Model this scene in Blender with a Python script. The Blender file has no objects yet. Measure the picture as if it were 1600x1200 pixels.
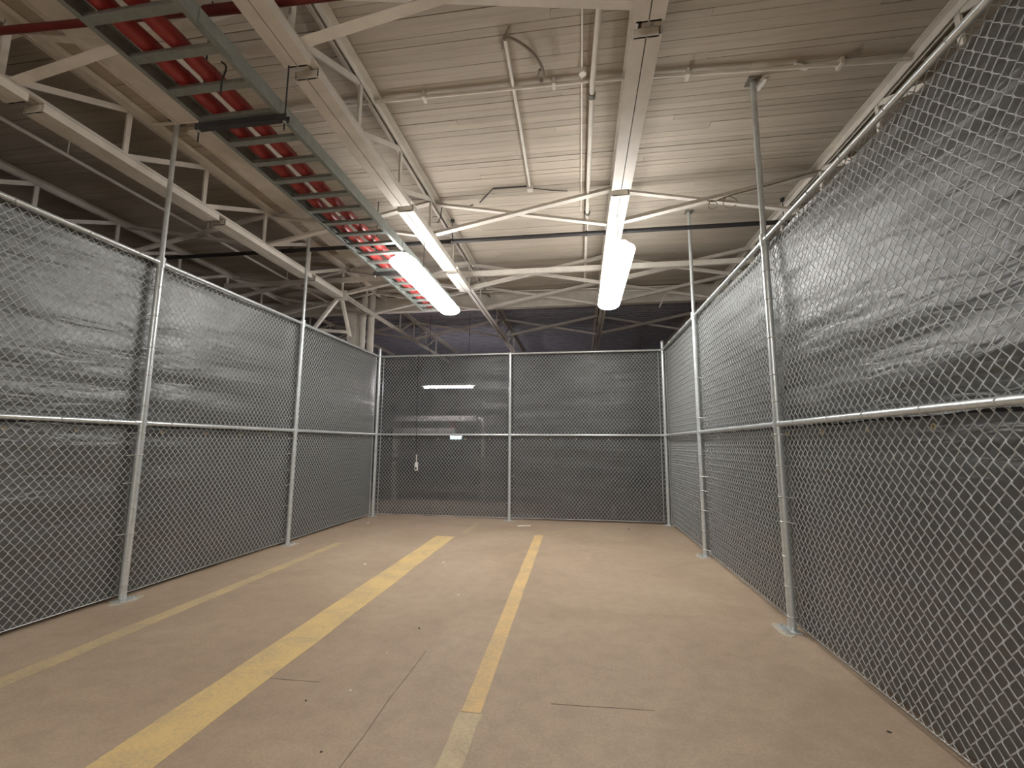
import bpy, math, random
import numpy as np
from mathutils import Vector, Matrix, noise

random.seed(7)
scene = bpy.context.scene
COL = scene.collection

# ------------------------------------------------------------------ camera, world, exposure
F_PX, PITCH, YAW, ROLL, EYE = 700.5, .1337, .1494, .0063, 1.5
cam_data = bpy.data.cameras.new('camera')
cam = bpy.data.objects.new('camera', cam_data)
COL.objects.link(cam)
cam_data.sensor_fit = 'HORIZONTAL'
cam_data.sensor_width = 36.0
cam_data.lens = F_PX / 1600.0 * 36.0
cam_data.clip_start = .02
cam_data.clip_end = 200
_r = Vector((math.cos(YAW), math.sin(YAW), 0))
_f0 = Vector((-math.sin(YAW), math.cos(YAW), 0))
_f = _f0 * math.cos(PITCH) + Vector((0, 0, math.sin(PITCH)))
_u = -_f0 * math.sin(PITCH) + Vector((0, 0, math.cos(PITCH)))
_right = _r * math.cos(ROLL) + _u * math.sin(ROLL)
_up = -_r * math.sin(ROLL) + _u * math.cos(ROLL)
_m = Matrix((_right, _up, -_f)).transposed().to_4x4()
_m.translation = (0, 0, EYE)
cam.matrix_world = _m
scene.camera = cam

world = bpy.data.worlds.new('world')
scene.world = world
world.use_nodes = True
world.node_tree.nodes['Background'].inputs[0].default_value = (.9, .9, 1, 1)
world.node_tree.nodes['Background'].inputs[1].default_value = .0

scene.view_settings.view_transform = 'Standard'
scene.view_settings.look = 'None'
scene.view_settings.gamma = 1
scene.view_settings.use_curve_mapping = False
scene.view_settings.exposure = 0.75
LAMP_STRENGTH = 22.0          # every lit fluorescent glare lens of the hall
LAMP_COLOR = (1.0, .98, .945)

# ------------------------------------------------------------------ materials
def new_mat(name):
    m = bpy.data.materials.new(name)
    m.use_nodes = True
    nt = m.node_tree
    return m, nt, nt.nodes['Principled BSDF']

def noise_node(nt, scale, detail=4, rough=.55, vec=None, dist=0):
    n = nt.nodes.new('ShaderNodeTexNoise')
    n.inputs['Scale'].default_value = scale
    n.inputs['Detail'].default_value = detail
    n.inputs['Roughness'].default_value = rough
    n.inputs['Distortion'].default_value = dist
    if vec is not None:
        nt.links.new(vec, n.inputs['Vector'])
    return n

def geo_pos(nt, scale=(1, 1, 1)):
    g = nt.nodes.new('ShaderNodeNewGeometry')
    mp = nt.nodes.new('ShaderNodeMapping')
    mp.inputs['Scale'].default_value = scale
    nt.links.new(g.outputs['Position'], mp.inputs['Vector'])
    return mp.outputs['Vector']

def ramp(nt, fac, stops):
    r = nt.nodes.new('ShaderNodeValToRGB')
    el = r.color_ramp.elements
    while len(el) < len(stops):
        el.new(.5)
    for e, (p, c) in zip(el, stops):
        e.position = p
        e.color = (*c, 1) if len(c) == 3 else c
    nt.links.new(fac, r.inputs['Fac'])
    return r

def bump(nt, bsdf, height, strength=.2, dist=.01):
    b = nt.nodes.new('ShaderNodeBump')
    b.inputs['Strength'].default_value = strength
    b.inputs['Distance'].default_value = dist
    nt.links.new(height, b.inputs['Height'])
    nt.links.new(b.outputs['Normal'], bsdf.inputs['Normal'])

def simple(name, c, rough=.6, metal=0, var=.12, scale=6, spec=.4, stretch=(1, 1, 1), bumpy=0):
    m, nt, b = new_mat(name)
    v = geo_pos(nt, stretch)
    n = noise_node(nt, scale, 5, .6, v)
    lo = tuple(x * (1 - var) for x in c)
    hi = tuple(min(1, x * (1 + var)) for x in c)
    r = ramp(nt, n.outputs['Fac'], [(.3, lo), (.7, hi)])
    nt.links.new(r.outputs['Color'], b.inputs['Base Color'])
    b.inputs['Roughness'].default_value = rough
    b.inputs['Metallic'].default_value = metal
    b.inputs['Specular IOR Level'].default_value = spec
    if bumpy:
        n2 = noise_node(nt, scale * 8, 4, .6, v)
        bump(nt, b, n2.outputs['Fac'], bumpy, .004)
    return m

M = {}
M['white_steel'] = simple('white painted steel', (.68, .64, .575), .5, var=.10, scale=5, bumpy=.05)
M['deck'] = None
M['galv'] = simple('galvanised steel', (.60, .635, .64), .30, metal=.5, var=.10, scale=25)
M['wire'] = simple('galvanised wire', (.49, .51, .51), .42, metal=.25, var=.10, scale=40)
M['tray'] = simple('galvanised tray steel', (.25, .27, .25), .45, metal=.35, var=.14, scale=14)
M['red_hose'] = simple('red plastic conduit', (.29, .032, .030), .38, var=.15, scale=9)
M['dark_steel'] = simple('dark steel', (.035, .033, .034), .5, var=.2, scale=12)
M['red_pipe'] = simple('dark red painted pipe', (.12, .014, .012), .5, var=.2, scale=7)
M['cable'] = simple('black cable', (.02, .018, .017), .6)
M['grey_cable'] = simple('painted cable', (.22, .18, .14), .6)
M['brass'] = simple('brass', (.55, .46, .28), .35, metal=.8)
M['bolt'] = simple('zinc bolt', (.6, .6, .58), .35, metal=.7)
M['plate_dark'] = simple('dull steel plate', (.16, .15, .125), .6, var=.2)
M['white_plastic'] = simple('white plastic', (.8, .8, .77), .45, var=.04)
M['chip'] = simple('pale debris', (.72, .66, .56), .8)
M['dark_chip'] = simple('dark debris', (.06, .045, .035), .8)
M['concrete_dust'] = simple('pale concrete dust', (.45, .40, .33), .9, var=.2, scale=30)
M['crack'] = simple('dark floor crack', (.13, .10, .08), .9)  # thin dark strips for the cracks in the concrete
M['veiled_deck'] = simple('unpainted deck with glare veil', (.40, .40, .46), .8, var=.2, scale=4)  # raised bluish tone stands in for the glare veil past the beam
M['far_wall'] = simple('distant wall', (.10, .10, .10), .85, var=.2, scale=2)
M['hall_wall'] = simple('hall wall paint', (.62, .60, .57), .8, var=.15, scale=2)
M['far_white'] = simple('pale painted panel', (.62, .60, .58), .6)
M['far_red'] = simple('faded red plastic', (.40, .07, .08), .55)

# painted planks of the ceiling
m, nt, b = new_mat('painted ceiling boards')
v = geo_pos(nt, (.5, 8, 1))
n = noise_node(nt, 3.0, 6, .65, v)
r = ramp(nt, n.outputs['Fac'], [(.25, (.375, .328, .268)), (.5, (.44, .39, .322)), (.75, (.48, .43, .36))])
oi = nt.nodes.new('ShaderNodeObjectInfo')
mr = nt.nodes.new('ShaderNodeMapRange')
mr.inputs['To Min'].default_value = .90
mr.inputs['To Max'].default_value = 1.05
nt.links.new(oi.outputs['Random'], mr.inputs['Value'])
mx = nt.nodes.new('ShaderNodeVectorMath')
mx.operation = 'SCALE'
nt.links.new(r.outputs['Color'], mx.inputs[0])
nt.links.new(mr.outputs['Result'], mx.inputs['Scale'])
nt.links.new(mx.outputs['Vector'], b.inputs['Base Color'])
b.inputs['Roughness'].default_value = .7
b.inputs['Specular IOR Level'].default_value = .25
n2 = noise_node(nt, 30, 4, .6, v)
bump(nt, b, n2.outputs['Fac'], .12, .004)
M['deck'] = m

# concrete floor
m, nt, b = new_mat('worn sealed concrete')
v = geo_pos(nt)
n1 = noise_node(nt, .55, 6, .6, v, .6)
n2 = noise_node(nt, 7, 7, .7, v)
n3 = noise_node(nt, 60, 3, .6, v)
c1 = ramp(nt, n1.outputs['Fac'], [(.28, (.345, .257, .183)), (.5, (.41, .312, .226)), (.72, (.46, .362, .265))])
c2 = ramp(nt, n2.outputs['Fac'], [(.2, (.80, .79, .78)), (.55, (1, 1, 1)), (.85, (1.12, 1.10, 1.06))])
mu = nt.nodes.new('ShaderNodeVectorMath'); mu.operation = 'MULTIPLY'
nt.links.new(c1.outputs['Color'], mu.inputs[0]); nt.links.new(c2.outputs['Color'], mu.inputs[1])
c3 = ramp(nt, n3.outputs['Fac'], [(.25, (.86, .85, .84)), (.6, (1.02, 1.02, 1.02))])
mu2 = nt.nodes.new('ShaderNodeVectorMath'); mu2.operation = 'MULTIPLY'
nt.links.new(mu.outputs['Vector'], mu2.inputs[0]); nt.links.new(c3.outputs['Color'], mu2.inputs[1])
nt.links.new(mu2.outputs['Vector'], b.inputs['Base Color'])
rr = nt.nodes.new('ShaderNodeMapRange')
rr.inputs['To Min'].default_value = .42; rr.inputs['To Max'].default_value = .75
nt.links.new(n2.outputs['Fac'], rr.inputs['Value'])
nt.links.new(rr.outputs['Result'], b.inputs['Roughness'])
b.inputs['Specular IOR Level'].default_value = .3
bump(nt, b, n3.outputs['Fac'], .08, .003)
M['floor'] = m

# worn yellow paint: real wear lets the concrete colour through
def paint(name, wear, tint):
    m, nt, b = new_mat(name)
    v = geo_pos(nt)
    n1 = noise_node(nt, 3.0, 8, .7, v, .4)
    n2 = noise_node(nt, 45, 6, .75, v)
    mixf = nt.nodes.new('ShaderNodeMath'); mixf.operation = 'MULTIPLY_ADD'
    nt.links.new(n2.outputs['Fac'], mixf.inputs[0]); mixf.inputs[1].default_value = .9
    nt.links.new(n1.outputs['Fac'], mixf.inputs[2])
    w = nt.nodes.new('ShaderNodeMapRange')
    w.inputs['From Min'].default_value = wear - .2
    w.inputs['From Max'].default_value = wear + .2
    nt.links.new(mixf.outputs['Value'], w.inputs['Value'])
    mc = nt.nodes.new('ShaderNodeMix'); mc.data_type = 'RGBA'
    nt.links.new(w.outputs['Result'], mc.inputs['Factor'])
    mc.inputs[6].default_value = (.41, .32, .215, 1)
    mc.inputs[7].default_value = (*tint, 1)
    nt.links.new(mc.outputs[2], b.inputs['Base Color'])
    b.inputs['Roughness'].default_value = .62
    b.inputs['Specular IOR Level'].default_value = .3
    return m
M['yellow'] = paint('worn yellow paint', .86, (.68, .495, .22))
M['orange_yellow'] = paint('worn orange yellow paint', .86, (.68, .475, .225))
M['faded_yellow'] = paint('faded yellow paint', .98, (.60, .46, .25))
M['scuffed_yellow'] = paint('scuffed pale yellow paint', .97, (.60, .49, .31))
M['ghost_yellow'] = paint('almost worn off yellow paint', 1.07, (.50, .39, .23))

# dark see-through privacy cloth
def cloth(name, col, see, spec, ior):
    m, nt, b = new_mat(name)
    v = geo_pos(nt)
    n1 = noise_node(nt, 2.2, 5, .6, v)
    r = ramp(nt, n1.outputs['Fac'], [(.3, tuple(x * .75 for x in col)), (.7, tuple(x * 1.25 for x in col))])
    nt.links.new(r.outputs['Color'], b.inputs['Base Color'])
    b.inputs['Roughness'].default_value = .43
    b.inputs['Specular IOR Level'].default_value = spec
    b.inputs['IOR'].default_value = ior
    n2 = noise_node(nt, 2.4, 3, .5, geo_pos(nt, (1, 1, 5)), 1.2)
    bump(nt, b, n2.outputs['Fac'], .4, .03)
    tr = nt.nodes.new('ShaderNodeBsdfTransparent')
    mxs = nt.nodes.new('ShaderNodeMixShader')
    mxs.inputs[0].default_value = see
    nt.links.new(b.outputs[0], mxs.inputs[1])
    nt.links.new(tr.outputs[0], mxs.inputs[2])
    nt.links.new(mxs.outputs[0], nt.nodes['Material Output'].inputs[0])
    return m
M['cloth'] = cloth('dark privacy cloth', (.050, .056, .052), .08, 1.0, 1.72)
M['cloth_back'] = cloth('dark thin privacy cloth', (.034, .037, .040), .24, .8, 1.55)

def emit(name, strength, c):
    m, nt, b = new_mat(name)
    b.inputs['Base Color'].default_value = (.9, .9, .9, 1)
    b.inputs['Emission Color'].default_value = (*c, 1)
    b.inputs['Emission Strength'].default_value = strength
    return m
M['lens'] = emit('lit fluorescent glare lens', LAMP_STRENGTH, LAMP_COLOR)
M['far_tube'] = emit('lit distant tube', 190.0, (1.0, .92, .95))
M['lit_sign'] = emit('lit small panel', 3.2, (.80, .97, 1.0))

# ------------------------------------------------------------------ mesh builder
ORG = {}      # world origin of every object built here

class MB:
    def __init__(self):
        self.v, self.f, self.sm = [], [], []

    def add(self, vs, fs, smooth=False):
        o = len(self.v)
        self.v += [tuple(map(float, p)) for p in vs]
        self.f += [tuple(i + o for i in f) for f in fs]
        self.sm += [smooth] * len(fs)
        return self

    def box(self, x0, x1, y0, y1, z0, z1):
        return self.add([(x0, y0, z0), (x1, y0, z0), (x1, y1, z0), (x0, y1, z0),
                         (x0, y0, z1), (x1, y0, z1), (x1, y1, z1), (x0, y1, z1)],
                        [(3, 2, 1, 0), (4, 5, 6, 7), (0, 1, 5, 4), (1, 2, 6, 5), (2, 3, 7, 6), (3, 0, 4, 7)])

    def sweep(self, prof, p0, p1, up=(0, 0, 1), smooth=False):
        """extrude a 2D outline (side, up) from p0 to p1"""
        p0, p1, up = Vector(p0), Vector(p1), Vector(up)
        d = (p1 - p0).normalized()
        s = d.cross(up).normalized()
        u = s.cross(d)
        n = len(prof)
        vs = [p0 + s * a + u * b for a, b in prof] + [p1 + s * a + u * b for a, b in prof]
        fs = [(i, i + n, (i + 1) % n + n, (i + 1) % n) for i in range(n)]
        self.add(vs, fs, smooth)
        self.add(vs, [tuple(range(n)), tuple(range(2 * n - 1, n - 1, -1))])
        return self

    def bar(self, p0, p1, w, h, up=(0, 0, 1)):
        return self.sweep([(-w / 2, -h / 2), (w / 2, -h / 2), (w / 2, h / 2), (-w / 2, h / 2)], p0, p1, up)

    def angle(self, p0, p1, leg, t, sx=1, sz=1, up=(0, 0, 1)):
        pr = [(0, 0), (leg * sx, 0), (leg * sx, t * sz), (t * sx, t * sz), (t * sx, leg * sz), (0, leg * sz)]
        return self.sweep(pr, p0, p1, up)

    def rod(self, p0, p1, r, n=10, r1=None):
        p0, p1 = Vector(p0), Vector(p1)
        d = (p1 - p0).normalized()
        up = Vector((0, 0, 1)) if abs(d.z) < .9 else Vector((0, 1, 0))
        s = d.cross(up).normalized(); u = s.cross(d)
        r1 = r if r1 is None else r1
        ca = [(math.cos(2 * math.pi * i / n), math.sin(2 * math.pi * i / n)) for i in range(n)]
        vs = [p0 + (s * a + u * b) * r for a, b in ca] + [p1 + (s * a + u * b) * r1 for a, b in ca]
        self.add(vs, [(i, i + n, (i + 1) % n + n, (i + 1) % n) for i in range(n)], True)
        self.add(vs, [tuple(range(n)), tuple(range(2 * n - 1, n - 1, -1))])
        return self

    def path(self, pts, r, n=7, closed=False):
        pts = [Vector(p) for p in pts]
        k = len(pts)
        vs, prev = [], None
        for i, p in enumerate(pts):
            a = pts[(i - 1) % k] if (closed or i > 0) else p
            c = pts[(i + 1) % k] if (closed or i < k - 1) else p
            d = (c - a).normalized()
            if prev is None:
                up = Vector((0, 0, 1)) if abs(d.z) < .9 else Vector((1, 0, 0))
            else:
                up = prev
            s = d.cross(up)
            if s.length < 1e-6:
                s = d.cross(Vector((0, 1, 0)))
            s.normalize(); u = s.cross(d).normalized(); prev = u
            vs += [p + (s * math.cos(2 * math.pi * j / n) + u * math.sin(2 * math.pi * j / n)) * r for j in range(n)]
        fs = []
        for i in range(k if closed else k - 1):
            q = (i + 1) % k
            for j in range(n):
                fs.append((i * n + j, q * n + j, q * n + (j + 1) % n, i * n + (j + 1) % n))
        self.add(vs, fs, True)
        if not closed:
            self.add(vs, [tuple(range(n)), tuple(range(k * n - 1, (k - 1) * n - 1, -1))])
        return self

    def build(self, name, mat, parent=None, origin=None):
        a = np.array(self.v)
        lo, hi = a.min(0), a.max(0)
        o = np.array(origin) if origin is not None else np.array([(lo[0] + hi[0]) / 2, (lo[1] + hi[1]) / 2, lo[2]])
        me = bpy.data.meshes.new(name)
        me.from_pydata([tuple(p) for p in a - o], [], self.f)
        me.polygons.foreach_set('use_smooth', self.sm)
        me.materials.append(mat)
        me.update()
        ob = bpy.data.objects.new(name, me)
        COL.objects.link(ob)
        place(ob, o, parent)
        return ob

def place(ob, o, parent):
    ORG[ob.name] = np.array(o, float)
    if parent is not None:
        ob.parent = parent
        ob.location = Vector(np.array(o, float) - ORG[parent.name])
    else:
        ob.location = Vector(o)

def smooth_path(pts, per=6):
    """Catmull-Rom through the points"""
    P = [Vector(p) for p in pts]
    P = [P[0] * 2 - P[1]] + P + [P[-1] * 2 - P[-2]]
    out = []
    for i in range(1, len(P) - 2):
        for k in range(per):
            t = k / per
            a, b, c, d = P[i - 1], P[i], P[i + 1], P[i + 2]
            out.append(.5 * ((2 * b) + (c - a) * t + (2 * a - 5 * b + 4 * c - d) * t * t + (3 * b - a - 3 * c + d) * t ** 3))
    out.append(P[-2])
    return out

def tag(o, label=None, cat=None, group=None, kind=None):
    if label: o['label'] = label
    if cat: o['category'] = cat
    if group: o['group'] = group
    if kind: o['kind'] = kind
    return o

def thing(name, loc, label, cat, group=None):
    o = bpy.data.objects.new(name, None)
    o.empty_display_size = .1
    COL.objects.link(o)
    place(o, loc, None)
    return tag(o, label, cat, group)

def copy_part(src, offset, parent, name=None):
    """a copy of one part that shares its mesh"""
    c = src.copy()
    if name: c.name = name
    COL.objects.link(c)
    place(c, ORG[src.name] + np.array(offset, float), parent)
    return c

# ------------------------------------------------------------------ the hall
CEIL = 5.0
floor = MB().box(-12, 9, -9, 17, -.2, 0).build('floor', M['floor'])
tag(floor, 'bare tan concrete floor with worn yellow lines', kind='structure')
slab = MB().box(-12, 9, -9, 17, CEIL + .03, CEIL + .2).build('ceiling', M['deck'])
tag(slab, 'off-white painted board ceiling above the fences', kind='structure')
for nm, bx, mt, lb in (
        ('wall_back', (-12, 9, 16.8, 17, 0, 5.03), 'far_wall', 'dark far wall beyond the end fence'),
        ('wall_front', (-12, 9, -9.2, -9, 0, 5.03), 'hall_wall', 'hall wall behind the viewer'),
        ('wall_left', (-12.2, -12, -9, 17, 0, 5.03), 'far_wall', 'dark hall wall past the left fence'),
        ('wall_right', (9, 9.2, -9, 17, 0, 5.03), 'far_wall', 'dark hall wall past the right fence')):
    tag(MB().box(*bx).build(nm, M[mt]), lb, kind='structure')

# ceiling boards: each row one board, uneven gaps
PL = .088
b0 = None
y = 1.3
k = 0
while y < 9.85:
    w = random.choice((.075, .088, .088, .1))
    cuts = sorted(random.uniform(-6.5, 5.0) for _ in range(random.choice((1, 2))))
    ends = [-11.9] + cuts + [8.9]
    for xa, xb in zip(ends, ends[1:]):
        gap = random.choice((.0015, .002, .003, .003, .005, .009))
        z = CEIL + .005 - random.random() * .005
        if b0 is None:
            b0 = MB().box(-.5, .5, -.5, .5, 0, .024).build('board', M['deck'], slab)
            o = b0
        else:
            o = b0.copy(); COL.objects.link(o)
        o.scale = (xb - xa - .002, w - gap, 1)
        place(o, ((xa + xb) / 2, y + w / 2 + random.uniform(-.001, .001), z), slab)
    y += w
    k += 1
# rows behind the viewer, and the unpainted deck past the cross beam, glare veil put into its colour
d = MB()
for i in range(24):
    d.box(-11.9, 8.9, -8.9 + i * .42, -8.9 + i * .42 + .41, CEIL, CEIL + .026)
tag(d.build('board_rows', M['deck'], slab), kind='stuff')
d = MB()
for i in range(34):
    d.box(-11.9, 8.9, 10.1 + i * .2, 10.1 + i * .2 + .12, CEIL + .002, CEIL + .028)
    d.box(-11.9, 8.9, 10.22 + i * .2, 10.1 + i * .2 + .2, CEIL + .02, CEIL + .029)
tag(d.build('veiled_deck', M['veiled_deck'], slab), 'unpainted ribbed deck past the cross beam, glare veil in its bluish colour', kind='stuff')

# ------------------------------------------------------------------ floor markings (parts of the floor)
def strip(name, quad_pts, mat, lab, h=.002):
    n = len(quad_pts) // 2
    vs = [(x, y, .0004) for x, y in quad_pts] + [(x, y, h) for x, y in quad_pts]
    mb = MB()
    k = len(quad_pts)
    mb.add(vs, [tuple(range(k, 2 * k))] + [(i, (i + 1) % k, (i + 1) % k + k, i + k) for i in range(k)])
    o = mb.build(name, M[mat], floor)
    if lab: o['label'] = lab
    return o

def ragged(xa0, xa1, ya, xb0, xb1, yb, amp=.008, step=.12):
    """outline of a painted band from y=ya to y=yb with slightly uneven edges"""
    n = max(2, int(abs(yb - ya) / step))
    L, R = [], []
    for i in range(n + 1):
        t = i / n
        yy = ya + (yb - ya) * t
        L.append((xa0 + (xb0 - xa0) * t + random.uniform(-amp, amp), yy))
        R.append((xa1 + (xb1 - xa1) * t + random.uniform(-amp, amp), yy))
    return R + L[::-1]

strip('painted_line', ragged(-3.66, -3.49, -3.0, -3.69, -3.55, 6.6, .006, .3), 'faded_yellow', 'faded yellow floor line along the left fence')
strip('painted_line', ragged(-2.235, -1.935, -3.0, -2.345, -2.03, 7.36, .005, .3), 'yellow', 'broad yellow floor line')
strip('painted_line', ragged(-2.02, -1.90, 7.62, -1.99, -1.88, 8.72, .012), 'ghost_yellow', 'faint stub of yellow line before the end fence')
strip('painted_line', ragged(-.685, -.572, 2.69, -.765, -.62, 7.74, .003, .3), 'orange_yellow', 'narrow orange-yellow floor line')
strip('painted_line', ragged(-.72, -.55, -3.0, -.69, -.565, 2.68, .010), 'scuffed_yellow', 'worn near stretch of the narrow yellow line')
strip('painted_line', [(-.70, 7.80), (-.60, 7.76), (.46, 8.93), (.36, 8.95)], 'ghost_yellow', 'faint yellow line slanting to the end fence')
def crack(pts, w):
    L = [(x + random.uniform(-.002, .002), y) for x, y in pts]
    out = [(x + w, y + w) for x, y in L] + [(x, y) for x, y in reversed(L)]
    strip('crack', out, 'crack', None, .001)
crack([(-1.13, 2.0), (-1.128, 2.4), (-1.137, 2.76), (-1.13, 3.1), (-1.132, 3.37)], .004)
crack([(-.19, 2.844), (0, 2.85), (.2, 2.862), (.398, 2.868)], .005)
crack([(-2.215, 2.831), (-2.0, 2.842), (-1.8, 2.846), (-1.646, 2.851)], .004)

# ------------------------------------------------------------------ roof joists
VERT = [-1.5, -.45, .58, 1.6, 2.62, 3.64, 4.63, 5.72, 6.85, 7.98, 9.0, 10.9, 11.9, 12.9, 13.9]
ZT, ZB = 4.955, 4.43
def joist(x, label, far):
    y0, y1 = -3.0, 16.5
    t = thing('roof_joist', (x, 6.0, ZB - .03), label, 'joist', 'open web roof joists')
    for s in (-1, 1):
        MB().angle((x + s * .016, y0, ZT + .04), (x + s * .016, y1, ZT + .04), .075, .008, s, -1).build('top_chord', M['white_steel'], t)
        MB().angle((x + s * .012, y0, ZB - .02), (x + s * .012, y1, ZB - .02), .058, .007, s, 1).build('bottom_chord', M['white_steel'], t)
    for yv in VERT:
        MB().bar((x, yv, ZB - .01), (x, yv, ZT), .022, .05, (0, 1, 0)).build('web_post', M['white_steel'], t)
    for a, b_ in zip(VERT, VERT[1:]):
        if b_ - a > 1.5: continue
        MB().bar((x, a + .04, ZB + .02), (x, b_ - .04, ZT - .03), .022, .055).build('web_diagonal', M['white_steel'], t)
    # boxed cover channels slung under the bottom chord, a slit along the middle and a gap between lengths
    for ya, yb in ((-3, .72), (.84, 2.78), (2.89, 4.82), (4.93, 6.86), (6.97, 7.9)):
        c = MB()
        for s in (-1, 1):
            pr = [(s * .004, -.075), (s * .105, -.075), (s * .105, 0), (s * .098, 0), (s * .098, -.067), (s * .010, -.067), (s * .010, -.02), (s * .004, -.02)]
            c.sweep(pr, (x - .04, ya, ZB - .022), (x - .04, yb, ZB - .022))
        c.box(x - .125, x + .045, ya, ya + .012, ZB - .097, ZB - .028)
        c.box(x - .125, x + .045, yb - .012, yb, ZB - .097, ZB - .028)
        c.build('cover_channel', M['white_steel'], t)
        for yy in (ya + .25, yb - .25):
            MB().box(x - .05, x - .03, yy, yy + .04, ZB - .024, ZB + .03).build('clip', M['bolt'], t)
    return t
JX = [-7.2, -4.62, -2.04, .54, 3.03]
for x, lb in zip(JX, ('shadowed white roof joist farthest left beyond the left fence',
                      'white roof joist running above the left fence',
                      'white roof joist running beside the cable tray',
                      'white roof joist above the right-hand fluorescent light',
                      'white roof joist mostly hidden behind the right fence top')):
    joist(x, lb, x < -5)

# crossed bracing between the joists
def bracing(y, label, strut=None):
    t = thing('cross_bracing', (-2.04, y, ZB), label, 'bracing', 'crossed bars between roof joists')
    for a, b_ in zip(JX, JX[1:]):
        MB().angle((a + .02, y + .085, ZB - .01), (b_ - .02, y + .085, ZT - .045), .085, .008).build('brace_bar', M['white_steel'], t)
        MB().angle((a + .02, y + .155, ZT - .03), (b_ - .02, y + .155, ZB), .064, .007).build('brace_bar', M['white_steel'], t)
    if strut:
        MB().bar((JX[0], y - .05, strut), (JX[-1], y - .05, strut - .02), .06, .09).build('strut', M['white_steel'], t)
    return t
bracing(2.64, 'white crossed braces nearest the viewer at the top of the photo')
bracing(5.74, 'white crossed braces just in front of the black pipe')
bracing(7.98, 'white crossed braces meeting a level strut past the lights', 4.70)
bracing(9.30, 'crossed braces directly in front of the white cross beam')
bracing(11.9, 'dim crossed braces beyond the end fence')

# white cross beam where the painted ceiling ends
t = thing('cross_beam', (-1.5, 10.0, 4.64), 'white steel beam crossing the hall where the ceiling turns dark', 'beam')
MB().box(-11.9, 8.9, 9.99, 10.01, 4.66, 4.98).build('web', M['white_steel'], t)
MB().box(-11.9, 8.9, 9.92, 10.08, 4.64, 4.66).build('flange', M['white_steel'], t)
MB().box(-11.9, 8.9, 9.92, 10.08, 4.98, 4.998).build('flange', M['white_steel'], t)
t = thing('conduit_run', (-.2, 9.5, 4.38), 'thin white conduit with a short drop near the far beam', 'conduit')
MB().path([(-2.4, 9.54, 4.90), (1.0, 9.54, 4.86), (2.6, 9.54, 4.84)], .014).build('pipe', M['white_steel'], t)
MB().path(smooth_path([(.3, 9.52, 4.78), (1.80, 9.52, 4.765), (1.87, 9.52, 4.75), (1.70, 9.52, 4.38)], 4), .013).build('pipe', M['white_steel'], t)

# ------------------------------------------------------------------ column and downpipes past the left fence
t = thing('steel_column', (-5.22, 9.6, 0), 'white steel column rising behind the far left corner', 'column')
MB().box(-5.32, -5.12, 9.50, 9.52, .02, 4.62).build('flange', M['white_steel'], t)
MB().box(-5.32, -5.12, 9.68, 9.70, .02, 4.62).build('flange', M['white_steel'], t)
MB().box(-5.23, -5.21, 9.52, 9.68, .02, 4.62).build('web', M['white_steel'], t)
MB().box(-5.335, -5.105, 9.44, 9.76, 0, .02).build('base_plate', M['white_steel'], t)
MB().box(-5.33, -5.11, 9.46, 9.74, 4.62, 4.64).build('cap_plate', M['white_steel'], t)
def downpipe(x, y, r, label):
    t = thing('downpipe', (x, y, 0), label, 'pipe', 'white pipes beside the column')
    MB().rod((x, y, 0), (x, y, 4.99), r, 16).build('pipe', M['white_steel'], t)
    for z in (1.2, 3.1, 4.4):
        MB().rod((x, y, z), (x, y, z + .05), r + .008, 16).build('clamp', M['white_steel'], t)
downpipe(-4.995, 9.6, .070, 'slimmer white pipe next to the column')
downpipe(-4.79, 9.6, .078, 'thicker white pipe closest to the far left corner')
t = thing('knee_brace', (-4.75, 8.0, 3.55), 'white V-shaped braces hanging below the joist above the left fence', 'brace')
MB().bar((-4.66, 8.0, 4.42), (-5.20, 8.0, 3.74), .05, .07, (0, 1, 0)).build('brace_bar', M['white_steel'], t)
MB().bar((-4.66, 8.02, 4.42), (-4.45, 8.06, 3.58), .05, .07, (0, 1, 0)).build('brace_bar', M['white_steel'], t)
MB().bar((-5.22, 8.03, 3.74), (-4.44, 8.03, 3.66), .04, .06).build('tie_bar', M['white_steel'], t)
MB().box(-4.78, -4.52, 7.97, 7.985, 4.30, 4.50).build('gusset_plate', M['white_steel'], t)

# pale flat panels of the ceiling left of the tray
for i, (ya, yb, lb) in enumerate(((-1.0, 3.88, 'pale flat ceiling panel nearest the viewer left of the cable tray'),
                              (4.00, 6.00, 'pale flat ceiling panel in the middle of the row left of the tray'),
                              (6.10, 7.9, 'pale flat ceiling panel farthest along the row left of the tray'))):
    t = thing('ceiling_panel', (-3.9, (ya + yb) / 2, 4.94), lb, 'panel', 'flat ceiling panels')
    MB().box(-4.28, -3.5, ya, yb, 4.955, 4.998).build('sheet', M['white_steel'], t)
    MB().box(-4.30, -4.28, ya, yb, 4.93, 4.998).build('lip', M['white_steel'], t)
tag(MB().path([(-5.86, -2, 4.80), (-5.86, 3.4, 4.80), (-5.85, 5.2, 4.80), (-5.85, 9.5, 4.80)], .022, 8).build('conduit', M['white_steel']),
    'thin pipe under the dark ceiling beyond the left fence', 'pipe')
c = bpy.data.objects['conduit']
for yy in (0, 2, 4, 6, 8):
    MB().rod((-5.86, yy, 4.8), (-5.86, yy, 5.0), .008, 6).build('hanger', M['white_steel'], c)

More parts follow.
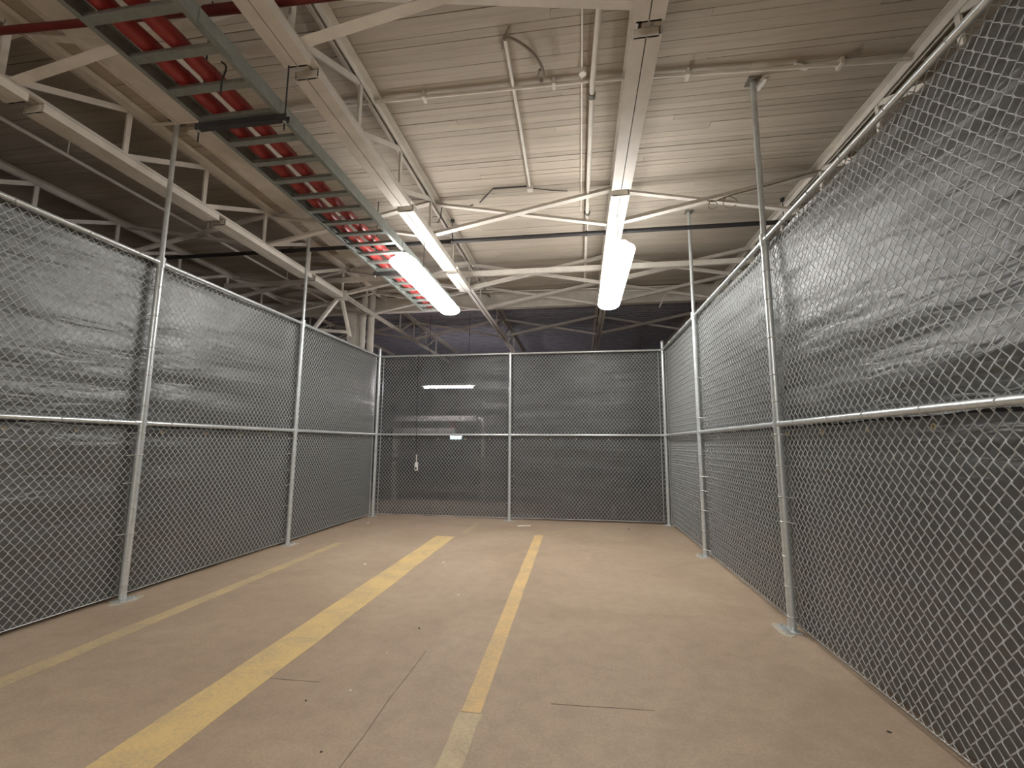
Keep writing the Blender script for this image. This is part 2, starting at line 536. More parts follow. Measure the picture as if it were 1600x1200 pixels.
# ------------------------------------------------------------------ cable tray with its two red conduits
TX0, TX1, TZ = -2.83, -2.165, 3.92
tr = thing('cable_tray', (-2.5, 3.2, TZ - .05), 'galvanised ladder cable tray hanging under the ceiling', 'cable tray')
def rail(x, s):
    pr = [(0, 0), (-s * .035, 0), (-s * .035, .006), (-s * .006, .006), (-s * .006, .104), (-s * .035, .104), (-s * .035, .11), (0, .11)]
    o = MB().sweep(pr, (x, -2.5, TZ), (x, 7.75, TZ)).build('side_rail', M['tray'], tr)
    for yy in (.0, 2.14, 5.2):
        MB().box(x + (0 if s > 0 else -.006), x + (.006 if s > 0 else 0), yy - .13, yy + .13, TZ + .008, TZ + .102).build('splice_plate', M['tray'], o)
rail(TX1, 1)
rail(TX0, -1)
rung = MB()
rung.sweep([(-.028, 0), (.028, 0), (.028, .03), (.014, .03), (.014, .008), (-.014, .008), (-.014, .03), (-.028, .03)], (TX0 + .004, 0, TZ + .006), (TX1 - .004, 0, TZ + .006))
r0 = None
for i in range(-16, 21):
    yy = 2.19 + .274 * i
    if r0 is None:
        r0 = rung.build('rung', M['tray'], tr)
        base = ORG[r0.name].copy()
        o = r0
    else:
        o = r0.copy(); COL.objects.link(o)
    place(o, base + np.array([0, yy, 0]), tr)
def trapeze(yy):
    MB().sweep([(-.022, -.045), (.022, -.045), (.022, 0), (.014, 0), (.014, -.037), (-.014, -.037), (-.014, 0), (-.022, 0)], (TX0 - .05, yy, TZ), (TX1 + .05, yy, TZ)).build('support_strut', M['dark_steel'], tr)
    for x, zt in ((TX1 + .025, 4.45), (TX0 - .03, 5.0)):
        rd = MB().rod((x, yy, TZ - .14 if x < -2.5 else TZ - .12), (x, yy, zt), .006, 6).build('hanger_rod', M['dark_steel'], tr)
        MB().rod((x, yy, TZ - .066), (x, yy, TZ - .048), .013, 6).build('nut', M['bolt'], rd)
    MB().box(TX1 + .005, TX1 + .12, yy - .015, yy + .015, 4.435, 4.455).build('hanger_bracket', M['dark_steel'], tr)
trapeze(2.76)
trapeze(5.78)
trapeze(.0)
for x, lb in ((-2.70, 'red corrugated conduit on the left of the cable tray'), (-2.495, 'red corrugated conduit on the right of the cable tray')):
    pts, mb = [], MB()
    R0, cz = .056, TZ + .036 + .060
    # sagging slightly between rungs, ribbed collars along it
    ys = np.arange(-2.4, 7.7, .0685)
    for i, yy in enumerate(ys):
        ph = ((yy - 2.19) / .274) % 1
        pts.append((x + .012 * math.sin(yy * .9), yy, cz - .006 * math.sin(math.pi * ph) ** 2))
    mb.path(pts, R0, 14)
    t = mb.build('red_conduit', M['red_hose'])
    tag(t, lb, 'conduit', 'red conduits lying in the tray')
    for yy in (2.42, 3.75, 5.9):
        MB().rod((x + .012 * math.sin(yy * .9), yy, cz - .003), (x + .012 * math.sin(yy * .9), yy + .11, cz - .003), .0605, 14).build('coupling', M['red_hose'], t)
tag(MB().path(smooth_path([(-2.33, 2.36, TZ + .10), (-2.30, 2.37, TZ + .06), (-2.35, 2.40, TZ - .01), (-2.37, 2.42, TZ - .09)], 5), .006).build('loose_wire', M['cable']),
    'short dark wire dangling through the cable tray rungs', 'wire')

# ------------------------------------------------------------------ fluorescent lights
def fluorescent(x, ya, yb, label, hang=4.33):
    z = 3.77
    t = thing('fluorescent_light', (x, (ya + yb) / 2, z - .08), label, 'light', 'hanging fluorescent lights')
    n = 18
    rings = [(ya, .35), (ya + .012, .72), (ya + .045, .94), (ya + .10, 1), (yb - .10, 1), (yb - .045, .94), (yb - .012, .72), (yb, .35)]
    vs = [(x + .175 * k * math.cos(2 * math.pi * i / n), yy, z + .078 * k * math.sin(2 * math.pi * i / n)) for yy, k in rings for i in range(n)]
    fs = [(q * n + i, q * n + (i + 1) % n, (q + 1) * n + (i + 1) % n, (q + 1) * n + i) for q in range(len(rings) - 1) for i in range(n)]
    mb = MB().add(vs, fs, True)
    mb.add(vs, [tuple(range(n - 1, -1, -1)), tuple(range((len(rings) - 1) * n, len(rings) * n))])
    mb.build('lens', M['lens'], t)  # swollen past the real tubes: their glare is put into the lens shape
    MB().sweep([(-.105, .064), (.105, .064), (.08, .09), (.05, .11), (-.05, .11), (-.08, .09)], (x, ya + .06, z), (x, yb - .06, z)).build('housing', M['white_steel'], t)
    for yy in (ya + .3, yb - .3):
        MB().rod((x, yy, z + .11), (x, yy, hang), .004, 6).build('hanger', M['bolt'], t)
    return t
fluorescent(.50, 5.04, 7.33, 'glaring lit fluorescent light on the right, clear of the tray')
fluorescent(-2.17, 5.04, 7.30, 'glaring lit fluorescent light beside the red conduits and tray', 3.925)
fluorescent(.50, -3.3, -1.0, 'lit fluorescent light just behind the viewer on the right')
fluorescent(-2.17, -3.3, -1.0, 'lit fluorescent light just behind the viewer on the left', 3.925)
fluorescent(.50, -7.6, -5.3, 'added unseen fluorescent fill light far behind the viewer on the right')  # unseen far pair, added as fill to lift the darker parts
fluorescent(-2.17, -7.6, -5.3, 'added unseen fluorescent fill light far behind the viewer on the left')  # second of the unseen pair added for fill

# ------------------------------------------------------------------ pipes and wires under the ceiling
t = thing('sprinkler_pipe', (-2.3, 6.45, 4.6), 'long black pipe crossing under the ceiling just before the lights', 'pipe')
MB().rod((-8.5, 6.38, 4.64), (5.4, 6.50, 4.64), .032, 12).build('pipe', M['dark_steel'], t)
for x in (-4.66, -1.93, .14, 2.9):
    yy = 6.38 + (x + 8.5) / 13.9 * .12
    h = MB().rod((x, yy, 4.67), (x, yy, 4.99), .007, 6).build('hanger', M['dark_steel'], t)
    MB().rod((x, yy, 4.955), (x, yy, 4.995), .03, 8).build('flange', M['dark_steel'], h)
    MB().rod((x - .02, yy, 4.64), (x + .02, yy, 4.64), .040, 12).build('clamp', M['dark_steel'], t)

t = thing('ceiling_conduit', (.3, 3.95, 4.93), 'white conduit fixed crosswise to the ceiling boards', 'conduit')
MB().path([(-4.6, 3.88, 4.962), (-2.3, 3.90, 4.962), (.16, 3.94, 4.962), (1.0, 3.99, 4.962), (3.2, 4.12, 4.962)], .018, 10).build('pipe', M['white_steel'], t)
for x in (-3.3, -1.5, -.2, 1.05, 2.4):
    yy = 3.94 + x * .055 if x > .2 else 3.93 + x * .01
    MB().box(x - .015, x + .015, yy - .045, yy + .045, 4.93, 5.0).build('strap', M['white_steel'], t)

t = thing('ceiling_pipe', (.17, 4.5, 4.86), 'white pipe running lengthwise under the ceiling beside the right-hand joist', 'pipe')
MB().path([(.20, -2, 4.895), (.20, 3.1, 4.895), (.165, 3.9, 4.895), (.155, 6.5, 4.895), (.15, 9.2, 4.895)], .026, 10).build('pipe', M['white_steel'], t)
for yy in (1.2, 4.02, 6.3):
    MB().rod((.165, yy, 4.895), (.165, yy + .05, 4.895), .036, 10).build('coupling', M['plate_dark'], t)
    MB().rod((.165, yy + .025, 4.9), (.165, yy + .025, 5.0), .008, 6).build('hanger', M['white_steel'], t)
MB().box(.06, .075, -2, 6.4, 4.965, 5.0).build('batten', M['white_steel'], t)
MB().rod((.075, 3.83, 4.94), (.075, 3.83, 5.0), .035, 12).build('junction_cup', M['white_steel'], t)

t = thing('hooked_conduit', (-.6, 4.5, 4.94), 'white conduit on the ceiling ending in a hooked flexible tail', 'conduit')
MB().path([(-.592, 3.40, 4.972), (-.60, 4.4, 4.972), (-.615, 5.2, 4.972), (-.623, 5.67, 4.972)], .017, 8).build('pipe', M['white_steel'], t)
MB().path(smooth_path([(-.592, 3.40, 4.97), (-.55, 3.37, 4.955), (-.45, 3.43, 4.94), (-.36, 3.53, 4.93), (-.30, 3.66, 4.92), (-.285, 3.78, 4.915), (-.31, 3.83, 4.91), (-.335, 3.78, 4.915), (-.315, 3.70, 4.92)], 5), .013, 8).build('flexible_tail', M['grey_cable'], t)
MB().path(smooth_path([(-.63, 3.50, 4.985), (-.62, 3.42, 4.98), (-.58, 3.36, 4.985), (-.54, 3.30, 4.99)], 4), .008, 6).build('tie', M['grey_cable'], t)
MB().box(-.66, -.585, 5.63, 5.72, 4.93, 5.0).build('junction_box', M['white_steel'], t)
tag(MB().path([(-.66, 5.66, 4.985), (-1.13, 5.645, 4.985), (-1.25, 5.80, 4.985), (-1.39, 5.98, 4.985)], .008, 6).build('ceiling_wire', M['cable']),
    'dark wire bent along the ceiling left of the hooked conduit', 'wire')
tag(MB().path([(-.585, 5.72, 4.985), (-.35, 5.80, 4.985), (-.118, 5.85, 4.985)], .006, 6).build('ceiling_wire', M['cable']),
    'short dark wire on the ceiling right of the hooked conduit', 'wire')
t = tag(MB().path(smooth_path([(-1.50, 6.02, 4.985), (-1.65, 6.07, 4.97), (-1.80, 6.04, 4.975), (-1.95, 5.98, 4.96), (-2.0, 6.05, 4.85), (-2.06, 6.10, 4.78)], 5), .007, 6).build('ceiling_wire', M['cable']),
    'sagging dark wire running to the joist beside the tray', 'wire')
MB().rod((-1.65, 6.07, 4.955), (-1.65, 6.07, 4.985), .03, 8).build('wire_nut', M['cable'], t)

def ring(cx, y, cz, rx, rz):
    return [(cx + rx * math.cos(a), y + .02 * math.sin(2 * a), cz + rz * math.sin(a)) for a in [2 * math.pi * i / 16 for i in range(15)]]
t = thing('coiled_wire', (1.8, 5.70, 4.5), 'thin dark wire with two loops hung on a brace right of the lights', 'wire')
MB().path(smooth_path([(1.66, 5.70, 4.62), (1.75, 5.70, 4.60), (1.95, 5.69, 4.66), (2.4, 5.69, 4.76), (3.1, 5.69, 4.93)], 5), .008, 6).build('strand', M['grey_cable'], t)
MB().path(ring(1.73, 5.70, 4.555, .055, .06), .006, 6).build('loop', M['grey_cable'], t)
MB().path(ring(1.94, 5.70, 4.575, .085, .075), .006, 6).build('loop', M['grey_cable'], t)

t = thing('red_pipe', (-3.3, 2.52, 4.66), 'dark red pipe crossing above the tray at the top left', 'pipe')
MB().path([(-8.0, 2.235, 4.60), (-2.5, 2.505, 4.60), (-.8, 2.555, 4.60), (-.7, 2.56, 4.64), (-.69, 2.56, 4.99)], .027, 10).build('pipe', M['red_pipe'], t)
MB().rod((-2.64, 2.498, 4.60), (-2.36, 2.509, 4.60), .036, 10).build('coupling', M['red_pipe'], t)
for x in (-3.4, -1.5):
    MB().rod((x, 2.235 + (x + 8) * .049, 4.62), (x, 2.235 + (x + 8) * .049, 5.0), .007, 6).build('hanger', M['dark_steel'], t)

# scraps of tape left on the ceiling by the right pole
def flake(p, a, L, W, label):
    mb = MB()
    ca, sa = math.cos(a), math.sin(a)
    out = [(-L / 2, -W * .3), (-L * .1, -W / 2), (L / 2, -W * .35), (L * .45, W * .4), (0, W / 2), (-L * .45, W * .35)]
    vs = [(p[0] + ca * u - sa * v_, p[1] + sa * u + ca * v_, 4.984 + .006 * abs(u) / L) for u, v_ in out]
    vs += [(x, y_, 4.9985) for x, y_, _ in vs]
    mb.add(vs, [(5, 4, 3, 2, 1, 0)] + [(i, (i + 1) % 6, (i + 1) % 6 + 6, i + 6) for i in range(6)])
    tag(mb.build('tape_scrap', M['white_plastic']), label, 'tape', 'tape scraps on the ceiling')
flake((1.806, 4.26), 1.7, .15, .035, 'curled white tape scrap on the ceiling touching the right pole')
flake((2.08, 4.085), .5, .17, .045, 'white tape scrap on the ceiling away from the right pole')

# ------------------------------------------------------------------ chain link fences
MID, TOP, MH, MW = 1.689, 3.375, .085, .069
WIRE_R = .0028

def link_mesh(name, length, height, parent, p0, ang):
    """woven wire of one bay in local (along, normal, up), placed at p0 turned by ang"""
    a, aw = MH / 2, MW / 2                        # half diamond
    n_pick = int(length / aw)
    n_seg = int(height / a)
    cut = .15
    pts = []
    for j in range(n_seg):
        s0, s1 = (-1, 1) if j % 2 == 0 else (1, -1)
        yy = WIRE_R * 1.05 * (1 if j % 2 == 0 else -1)
        for t in (cut, 1 - cut):
            pts.append(((s0 + (s1 - s0) * t) * aw * .60, yy, (j + t) * a))
    pts = np.array(pts)
    k = len(pts)
    d = np.gradient(pts, axis=0); d /= np.linalg.norm(d, axis=1)[:, None]
    nrm = np.array([0, 1.0, 0])
    s = np.cross(d, nrm); s /= np.linalg.norm(s, axis=1)[:, None]
    q = np.cross(s, d)
    ns = 4
    tube = np.concatenate([(pts + (s * math.cos(math.pi / 4 + math.pi / 2 * i) + q * math.sin(math.pi / 4 + math.pi / 2 * i)) * WIRE_R)[:, None, :] for i in range(ns)], axis=1).reshape(-1, 3)
    fi = []
    for i in range(k - 1):
        for j in range(ns):
            fi.append((i * ns + j, (i + 1) * ns + j, (i + 1) * ns + (j + 1) % ns, i * ns + (j + 1) % ns))
    fi = np.array(fi)
    V, Fc = [], []
    off = (length - n_pick * aw) / 2 + aw / 2
    for m_ in range(n_pick):
        tv = tube.copy()
        if m_ % 2:                                # mirror every other picket so crests meet
            tv[:, 0] *= -1
        tv[:, 0] += off + m_ * aw
        V.append(tv); 
        f_ = fi + m_ * len(tube)
        Fc.append(f_[:, ::-1] if m_ % 2 else f_)
    V = np.concatenate(V); Fc = np.concatenate(Fc)
    me = bpy.data.meshes.new(name)
    me.vertices.add(len(V)); me.vertices.foreach_set('co', V.ravel())
    me.loops.add(Fc.size); me.loops.foreach_set('vertex_index', Fc.ravel().astype(np.int32))
    me.polygons.add(len(Fc))
    me.polygons.foreach_set('loop_start', np.arange(0, Fc.size, 4, dtype=np.int32))
    me.polygons.foreach_set('loop_total', np.full(len(Fc), 4, dtype=np.int32))
    me.polygons.foreach_set('use_smooth', np.ones(len(Fc), dtype=bool))
    me.update(); me.validate()
    me.materials.append(M['wire'])
    o = bpy.data.objects.new(name, me)
    COL.objects.link(o)
    place(o, p0, parent)
    o.rotation_euler = (0, 0, ang)
    tag(o, kind='stuff')
    return o

def sheet(name, length, z0, z1, parent, p0, ang, side, mat, seed, droop):
    """one wrinkled strip of privacy cloth; side = +1/-1 is the outward local normal"""
    nx, nz = int(length / .05), int((z1 - z0) / .035)
    vs, fs = [], []
    for j in range(nz + 1):
        for i in range(nx + 1):
            u, w = length * i / nx, (z1 - z0) * j / nz
            edge = min(1, min(u, length - u) / .25)
            near = math.exp(-min(u, length - u) / .7)
            tilt = w + .10 * (u - length / 2) * (1 if seed % 2 else -1)
            a1 = noise.noise(Vector((u * .55, tilt * 3.2, seed * 7.3)))
            a2 = noise.noise(Vector((u * 1.1, tilt * 9.0, seed * 3.1 + 40)))
            a3 = noise.noise(Vector((u * 1.8, w * 1.2, seed * 5.7 + 80)))
            dd = .026 + .011 * a1 + .008 * a2 * (.3 + 1.5 * near) + .010 * a3 + droop * .012 * math.sin(w * 16 + u * .9) * max(0, a1 + .2)
            dd = .020 + max(0, dd) * (.25 + .75 * edge)
            vs.append((u, side * dd, w + (.006 * math.sin(u * 9 + seed) if j in (0, nz) else 0)))
    for j in range(nz):
        for i in range(nx):
            q = j * (nx + 1) + i
            fs.append((q, q + 1, q + nx + 2, q + nx + 1) if side < 0 else (q, q + nx + 1, q + nx + 2, q + 1))
    me = bpy.data.meshes.new(name)
    me.from_pydata(vs, [], fs)
    me.polygons.foreach_set('use_smooth', [True] * len(fs))
    me.materials.append(M[mat]); me.update()
    o = bpy.data.objects.new(name, me)
    COL.objects.link(o)
    place(o, (p0[0], p0[1], z0), parent)
    o.rotation_euler = (0, 0, ang)
    return o

def add_post(fence, x, y, n_out, along, ceiling_pole, corner=False):
    """line post: pipe, foot plate, loop cap, wire ties, and the thinner pole up to the ceiling"""
    n_out = Vector((*n_out, 0)); al = Vector((*along, 0))
    r = .032 if not corner else .034
    top = TOP + .03 if ceiling_pole else (TOP + .165 if corner else TOP + .012)
    p = MB().rod((x, y, .012), (x, y, top), r, 16).build('post', M['galv'], fence)
    c = MB()
    q = .085
    vs = []
    for sx, sy in ((-1, -1), (1, -1), (1, 1), (-1, 1)):
        v_ = Vector((x, y, 0)) + al * sx * q + n_out * sy * q * .75 - n_out * .02
        vs.append((v_.x, v_.y, 0))
    vs += [(a, b_, .012) for a, b_, _ in vs]
    c.add(vs, [(3, 2, 1, 0), (4, 5, 6, 7), (0, 1, 5, 4), (1, 2, 6, 5), (2, 3, 7, 6), (3, 0, 4, 7)])
    c.build('base_plate', M['galv'], p)
    for sx in (-1, 1):
        v_ = Vector((x, y, 0)) + al * sx * .062 - n_out * .06
        MB().rod((v_.x, v_.y, .012), (v_.x, v_.y, .032), .011, 6).build('bolt', M['bolt'], p)
    # pale drilling dust around the foot
    mb = MB()
    k = 13
    ring_ = []
    for i in range(k):
        a = 2 * math.pi * i / k
        rr_ = .13 + .05 * random.random()
        v_ = Vector((x, y, 0)) + al * math.cos(a) * rr_ + n_out * (math.sin(a) * rr_ * .45 - .06)
        ring_.append((v_.x, v_.y, .003))
    mb.add(ring_ + [(a, b_, .0005) for a, b_, _ in ring_], [tuple(range(k))] + [(i, i + k, (i + 1) % k + k, (i + 1) % k) for i in range(k)])
    mb.build('dust_patch', M['concrete_dust'], p)
    if ceiling_pole:
        e = MB().rod((x, y, top - .02), (x, y, CEIL), .0245, 14).build('ceiling_pole', M['galv'], p)
        v0 = Vector((x, y, CEIL - .012))
        pl = MB()
        vs = []
        for sx, sy in ((-1, -1), (1, -1), (1, 1), (-1, 1)):
            v_ = v0 + al * sx * .058 + n_out * sy * .058
            vs.append((v_.x, v_.y, CEIL - .010))
        vs += [(a, b_, CEIL) for a, b_, _ in vs]
        pl.add(vs, [(3, 2, 1, 0), (4, 5, 6, 7), (0, 1, 5, 4), (1, 2, 6, 5), (2, 3, 7, 6), (3, 0, 4, 7)])
        pl.build('ceiling_plate', M['plate_dark'], p)
        MB().rod((x, y, TOP - .055), (x, y, TOP + .055), r + .008, 16).build('loop_cap', M['galv'], p)
    else:
        MB().rod((x, y, top), (x, y, top + .03), r + .003, 16, .012).build('post_cap', M['galv'], p)
    # rail clamps
    for z in (MID,):
        MB().rod((x, y, z - .035), (x, y, z + .035), r + .005, 16).build('clamp', M['galv'], p)
    # ties
    zs = [.11, .36, .60, .86, 1.10, 1.36, 1.58, 1.86, 2.15, 2.45, 2.78, 3.08]
    for z in zs:
        z += random.uniform(-.03, .03)
        if corner:
            MB().rod((x, y, z - .012), (x, y, z + .012), r + .006, 14).build('tension_band', M['bolt'], p)
        else:
            pts = []
            for i in range(9):
                a = -math.pi * .5 + math.pi * 1.15 * i / 8
                v_ = Vector((x, y, z)) - n_out * math.cos(a) * (r + .003) + al * math.sin(a) * (r + .003)
                pts.append(v_)
            sgn = -1 if random.random() < .5 else 1
            if sgn < 0:
                pts = [Vector((x, y, z)) + (v_ - Vector((x, y, z))) - al * 2 * (v_ - Vector((x, y, z))).dot(al) for v_ in pts]
            tail = pts[0] - al * sgn * .0 + n_out * .055 - al * sgn * (.045) + Vector((0, 0, -.006))
            MB().path([tail] + pts + [pts[-1] + n_out * .03], .0042, 6).build('tie_wire', M['bolt'], p)
    return p

def fence(label, posts, n_out, cats, seed, mat, end_bars):
    """posts: list of (x, y, kind); kind in line / corner / none(outside the frame)"""
    xs = [p[0] for p in posts]; ys = [p[1] for p in posts]
    f = thing('chain_link_fence', (sum(xs) / len(xs), sum(ys) / len(ys), 0), label, 'fence', 'chain link fences of the cage')
    f_scr = thing('privacy_screen', (sum(xs) / len(xs) + n_out[0] * .1, sum(ys) / len(ys) + n_out[1] * .1, 0), cats, 'screen', 'dark cloth screens behind the fences')
    for i, (x, y, kind) in enumerate(posts):
        j = min(i, len(posts) - 2)
        al = Vector((posts[j + 1][0] - posts[j][0], posts[j + 1][1] - posts[j][1])).normalized()
        if kind != 'none':
            add_post(f, x, y, n_out, (al.x, al.y), kind == 'line', kind == 'corner')
    for i in range(len(posts) - 1):
        (x0, y0, k0), (x1, y1, k1) = posts[i], posts[i + 1]
        d = Vector((x1 - x0, y1 - y0)); L = d.length; d.normalize()
        ang = math.atan2(d.y, d.x)
        nl = Vector((-d.y, d.x))                       # local +Y in the world
        side = 1 if nl.dot(Vector(n_out)) > 0 else -1
        for nm, z in (('top_rail', TOP), ('middle_rail', MID)):
            a0 = Vector((x0, y0)) + d * (.03 if z == MID else -.01)
            a1 = Vector((x1, y1)) - d * (.03 if z == MID else -.01)
            rl = MB().rod((a0.x, a0.y, z), (a1.x, a1.y, z), .0212, 14).build(nm, M['galv'], f)
            for e0, e1 in ((.03, .085), (L - .085, L - .03)):
                c0, c1 = Vector((x0, y0)) + d * e0, Vector((x0, y0)) + d * e1
                if z == MID or True:
                    MB().rod((c0.x, c0.y, z), (c1.x, c1.y, z), .0262, 12).build('rail_cup', M['galv'], rl)
            # ties over the rail
            for q in np.arange(.35, L - .2, .45):
                c = Vector((x0, y0)) + d * (q + random.uniform(-.06, .06))
                no = Vector(n_out)
                pts = []
                for s in range(9):
                    a = math.pi * (-.15 + 1.3 * s / 8)
                    pts.append((c.x - no.x * (math.sin(a) * .024), c.y - no.y * (math.sin(a) * .024), z + math.cos(a) * .024))
                pts = [(c.x + no.x * .05, c.y + no.y * .05, z + .03)] + pts + [(c.x + no.x * .045, c.y + no.y * .045, z - .035)]
                MB().path(pts, .0025, 5).build('tie_wire', M['bolt'], rl)
        g0 = Vector((x0, y0)) + Vector(n_out) * .052 + d * .0
        link_mesh('wire_mesh', L, TOP + .055 - .040, f, (g0.x, g0.y, .040), ang)
        # bottom tension wire
        w0, w1 = g0, g0 + d * L
        MB().path([(w0.x, w0.y, .045), ((w0.x + w1.x) / 2, (w0.y + w1.y) / 2, .050), (w1.x, w1.y, .045)], .0035, 6).build('bottom_wire', M['galv'], f)
        s0 = Vector((x0, y0)) + Vector(n_out) * .056
        sheet('cloth', L, .035, MID - .035, f_scr, s0, ang, side, mat, seed + i * 2, .6)
        sheet('cloth', L, MID - .02, TOP + .025, f_scr, s0, ang, side, mat, seed + i * 2 + 1, 1.0)
        # brass eyelets along the upper hem of the lower strip
        for q in np.arange(.28, L, .55):
            c = s0 + d * (q + random.uniform(-.05, .05)) + Vector(n_out) * .012
            pts = []
            for s in range(10):
                a = 2 * math.pi * s / 10
                pts.append((c.x + d.x * .013 * math.cos(a), c.y + d.y * .013 * math.cos(a), MID - .085 + .013 * math.sin(a)))
            MB().path(pts, .005, 5, True).build('eyelet', M['brass'], f_scr)
    for (x, y, z0, z1) in end_bars:
        b_ = MB().box(x - .004, x + .004, y - .008, y + .008, z0, z1).build('tension_bar', M['galv'], f)
    return f

LX = lambda y: -4.391 + .0118 * y
RX = lambda y: 1.751 - .0112 * y
YB = 9.08
fence('galvanised chain link fence along the left side of the cage',
      [(LX(-.96), -.96, 'line'), (LX(1.48), 1.48, 'line'), (LX(3.92), 3.92, 'line'), (LX(6.35), 6.35, 'line'), (LX(YB), YB, 'none')],
      (-1, 0), 'dark cloth behind the left chain link fence', 3, 'cloth',
      [(LX(YB) - .03, YB - .10, .05, TOP - .03)])
fence('galvanised chain link fence along the right side, nearest the viewer at the right edge',
      [(RX(-.75), -.75, 'line'), (RX(1.73), 1.73, 'line'), (RX(4.21), 4.21, 'line'), (RX(6.69), 6.69, 'line'), (RX(YB), YB, 'none')],
      (1, 0), 'dark cloth behind the right chain link fence', 31, 'cloth',
      [(RX(YB) + .03, YB - .10, .05, TOP - .03)])
fence('galvanised chain link fence closing the far end of the cage',
      [(LX(YB), YB, 'corner'), (-1.406, YB + .003, 'back'), (RX(YB), YB + .005, 'corner')],
      (0, 1), 'dark thin cloth behind the far end fence with lights showing through', 57, 'cloth_back',
      [(LX(YB) + .085, YB + .03, .05, TOP - .03), (RX(YB) - .085, YB + .03, .05, TOP - .03)])

# ------------------------------------------------------------------ pull cord in front of the end fence
t = thing('pendant_switch', (-3.35, 9.03, .94), 'small white switch on a dark cord hanging at the end fence', 'switch')
MB().path([(-3.40, 9.05, TOP), (-3.385, 9.03, 2.6), (-3.365, 9.02, 1.8), (-3.352, 9.02, 1.12)], .006, 6).build('cord', M['cable'], t)
MB().path([(-3.352, 9.02, 1.28), (-3.35, 9.02, 1.12)], .011, 6).build('strain_relief', M['chip'], t)
s = MB().box(-3.378, -3.318, 9.00, 9.04, .95, 1.115).build('switch_box', M['white_plastic'], t)
MB().box(-3.362, -3.334, 8.990, 9.00, .975, 1.02).build('rocker', M['dark_steel'], s)

# ------------------------------------------------------------------ things glimpsed past the end fence
t = thing('tube_light', (-3.46, 11.5, 2.95), 'lit tube light seen through the end fence cloth', 'light')
MB().rod((-4.12, 11.5, 3.0), (-2.78, 11.5, 3.0), .019, 12).build('tube', M['far_tube'], t)
MB().box(-4.18, -2.72, 11.46, 11.54, 3.035, 3.10).build('housing', M['far_white'], t)
for x in (-4.0, -2.9):
    MB().rod((x, 11.5, 3.1), (x, 11.5, 4.99), .005, 6).build('hanger', M['dark_steel'], t)
t = thing('storage_rack', (-3.4, 11.8, 0), 'pale metal rack with rounded end glimpsed through the end fence', 'rack')
MB().box(-5.0, -2.72, 11.7, 12.1, 2.11, 2.25).build('beam', M['far_white'], t)
MB().path(smooth_path([(-2.76, 11.9, 2.18), (-2.62, 11.9, 2.15), (-2.56, 11.9, 2.02), (-2.56, 11.9, 1.75), (-2.56, 11.9, 0.02)], 5), .055, 10).build('upright', M['far_white'], t)
MB().box(-5.0, -3.30, 11.72, 12.1, 1.78, 1.92).build('beam', M['far_white'], t)
MB().box(-5.06, -4.96, 11.75, 12.05, 0, 2.25).build('upright', M['far_white'], t)
MB().box(-5.2, 1.5, 11.75, 12.1, 1.02, 1.14).build('shelf', M['far_wall'], t)
def blob(name, cx, cy, z0, w, dp, h, mat, label, cat):
    mb = MB()
    vs = []
    for z, k in ((z0, .92), (z0 + h * .15, 1), (z0 + h * .8, .97), (z0 + h, .8)):
        for sx, sy in ((-1, -1), (1, -1), (1, 1), (-1, 1)):
            vs.append((cx + sx * w / 2 * k, cy + sy * dp / 2 * k, z))
    fs = [(3, 2, 1, 0), (12, 13, 14, 15)]
    for r_ in range(3):
        for i in range(4):
            fs.append((r_ * 4 + i, r_ * 4 + (i + 1) % 4, r_ * 4 + 4 + (i + 1) % 4, r_ * 4 + 4 + i))
    mb.add(vs, fs)
    return tag(mb.build(name, M[mat]), label, cat)
blob('red_sack', -3.38, 11.9, 1.925, .22, .3, .2, 'far_red', 'small faded red bundle on the pale rack beyond the end fence', 'bundle')
t = thing('lit_panel', (-3.19, 11.4, 1.63), 'small bluish lit panel beyond the end fence at rail height', 'panel')
MB().box(-3.34, -3.04, 11.40, 11.44, 1.62, 1.72).build('screen', M['lit_sign'], t)
MB().box(-3.38, -3.00, 11.44, 11.50, 1.58, 1.76).build('case', M['far_wall'], t)
MB().box(-3.22, -3.16, 11.50, 11.72, 1.64, 1.70).build('arm', M['far_wall'], t)

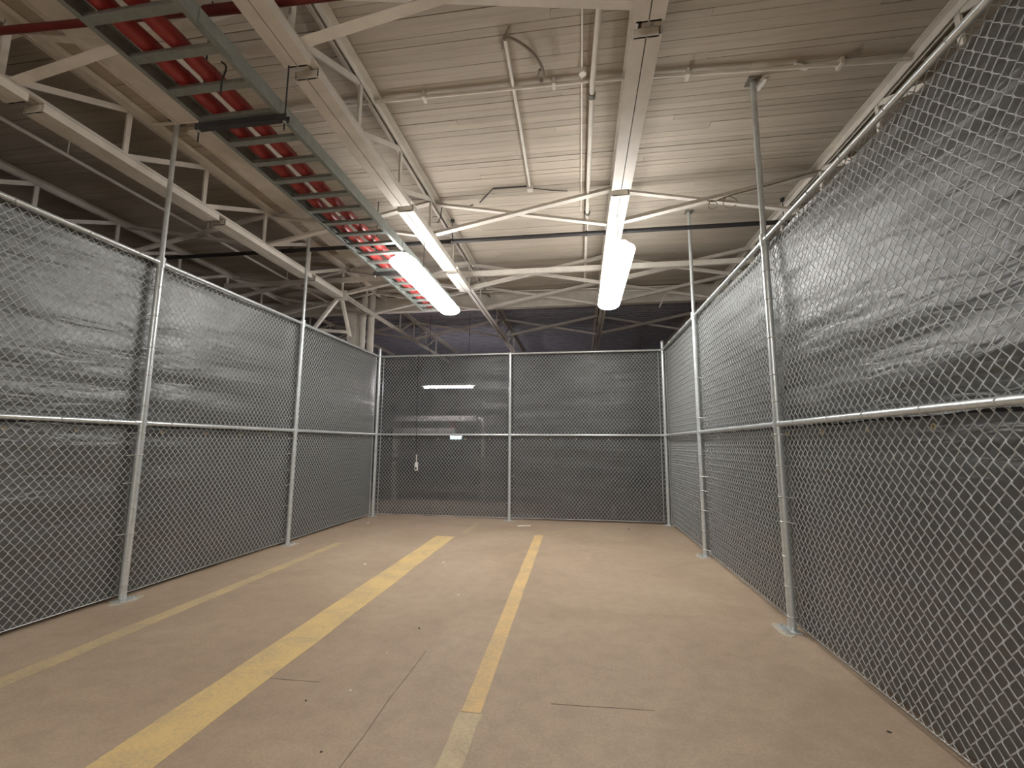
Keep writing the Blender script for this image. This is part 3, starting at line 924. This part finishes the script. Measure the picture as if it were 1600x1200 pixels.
# ------------------------------------------------------------------ litter on the floor
def chip(x, y, s, mat, label, group, cat='debris'):
    mb = MB()
    k = 6
    a0 = random.random() * 6
    rim = []
    for i in range(k):
        a = a0 + 2 * math.pi * i / k
        rr_ = s * random.uniform(.6, 1.1)
        rim.append((x + math.cos(a) * rr_, y + math.sin(a) * rr_ * .8, 0))
    topv = [(x + (px - x) * .6, y + (py - y) * .6, s * random.uniform(.3, .6)) for px, py, _ in rim]
    mb.add(rim + topv, [tuple(range(k - 1, -1, -1)), tuple(range(k, 2 * k))] + [(i, (i + 1) % k, (i + 1) % k + k, i + k) for i in range(k)])
    tag(mb.build('floor_chip', M[mat]), label, cat, group)
for (x, y, s, lb) in (
        (-1.738, 5.776, .026, 'largest pale chip on the floor, right of the far broad yellow line'),
        (-1.669, 5.633, .016, 'small pale chip just in front of the largest chip'),
        (-1.127, 5.883, .020, 'pale chip midway between the far ends of the two yellow lines'),
        (-1.223, 4.598, .018, 'lone pale chip in the middle of the floor between the yellow lines'),
        (-1.402, 3.301, .011, 'tiny pale chip left of the far end of the long floor crack'),
        (-1.407, 2.792, .011, 'tiny pale chip left of the long floor crack, nearest the viewer'),
        (.082, 6.293, .014, 'pale chip on the open floor right of the narrow line'),
        (-.772, 5.531, .012, 'tiny pale chip beside the left edge of the narrow line'),
        (-2.677, 5.518, .024, 'pale chip left of the broad yellow line'),
        (-4.007, 8.311, .024, 'pale chip near the far left corner post'),
        (1.098, 8.126, .014, 'tiny pale chip near the far right corner')):
    chip(x, y, s, 'chip', lb, 'pale chips scattered on the floor')
for (x, y, s, lb) in (
        (-1.321, 3.752, .012, 'dark crumb in the middle of the floor beyond the long crack'),
        (-1.273, 2.254, .008, 'dark crumb nearest the viewer left of the long crack'),
        (-1.61, 2.647, .010, 'dark crumb beside the broad yellow line'),
        (.85, 8.55, .02, 'dark crumb before the right part of the end fence')):
    chip(x, y, s, 'dark_chip', lb, 'dark crumbs on the floor')
t = MB().sweep([(-.02, 0), (.02, 0), (.017, .012), (-.017, .012)], (-1.16, 8.50, .0), (-.92, 8.56, .0))
tag(t.build('wood_sliver', M['chip']), 'pale sliver of wood on the floor before the end fence', 'debris')
chip(1.60, 2.87, .014, 'dark_chip', 'brown leaf scrap on the floor by the right fence', None, 'leaf')
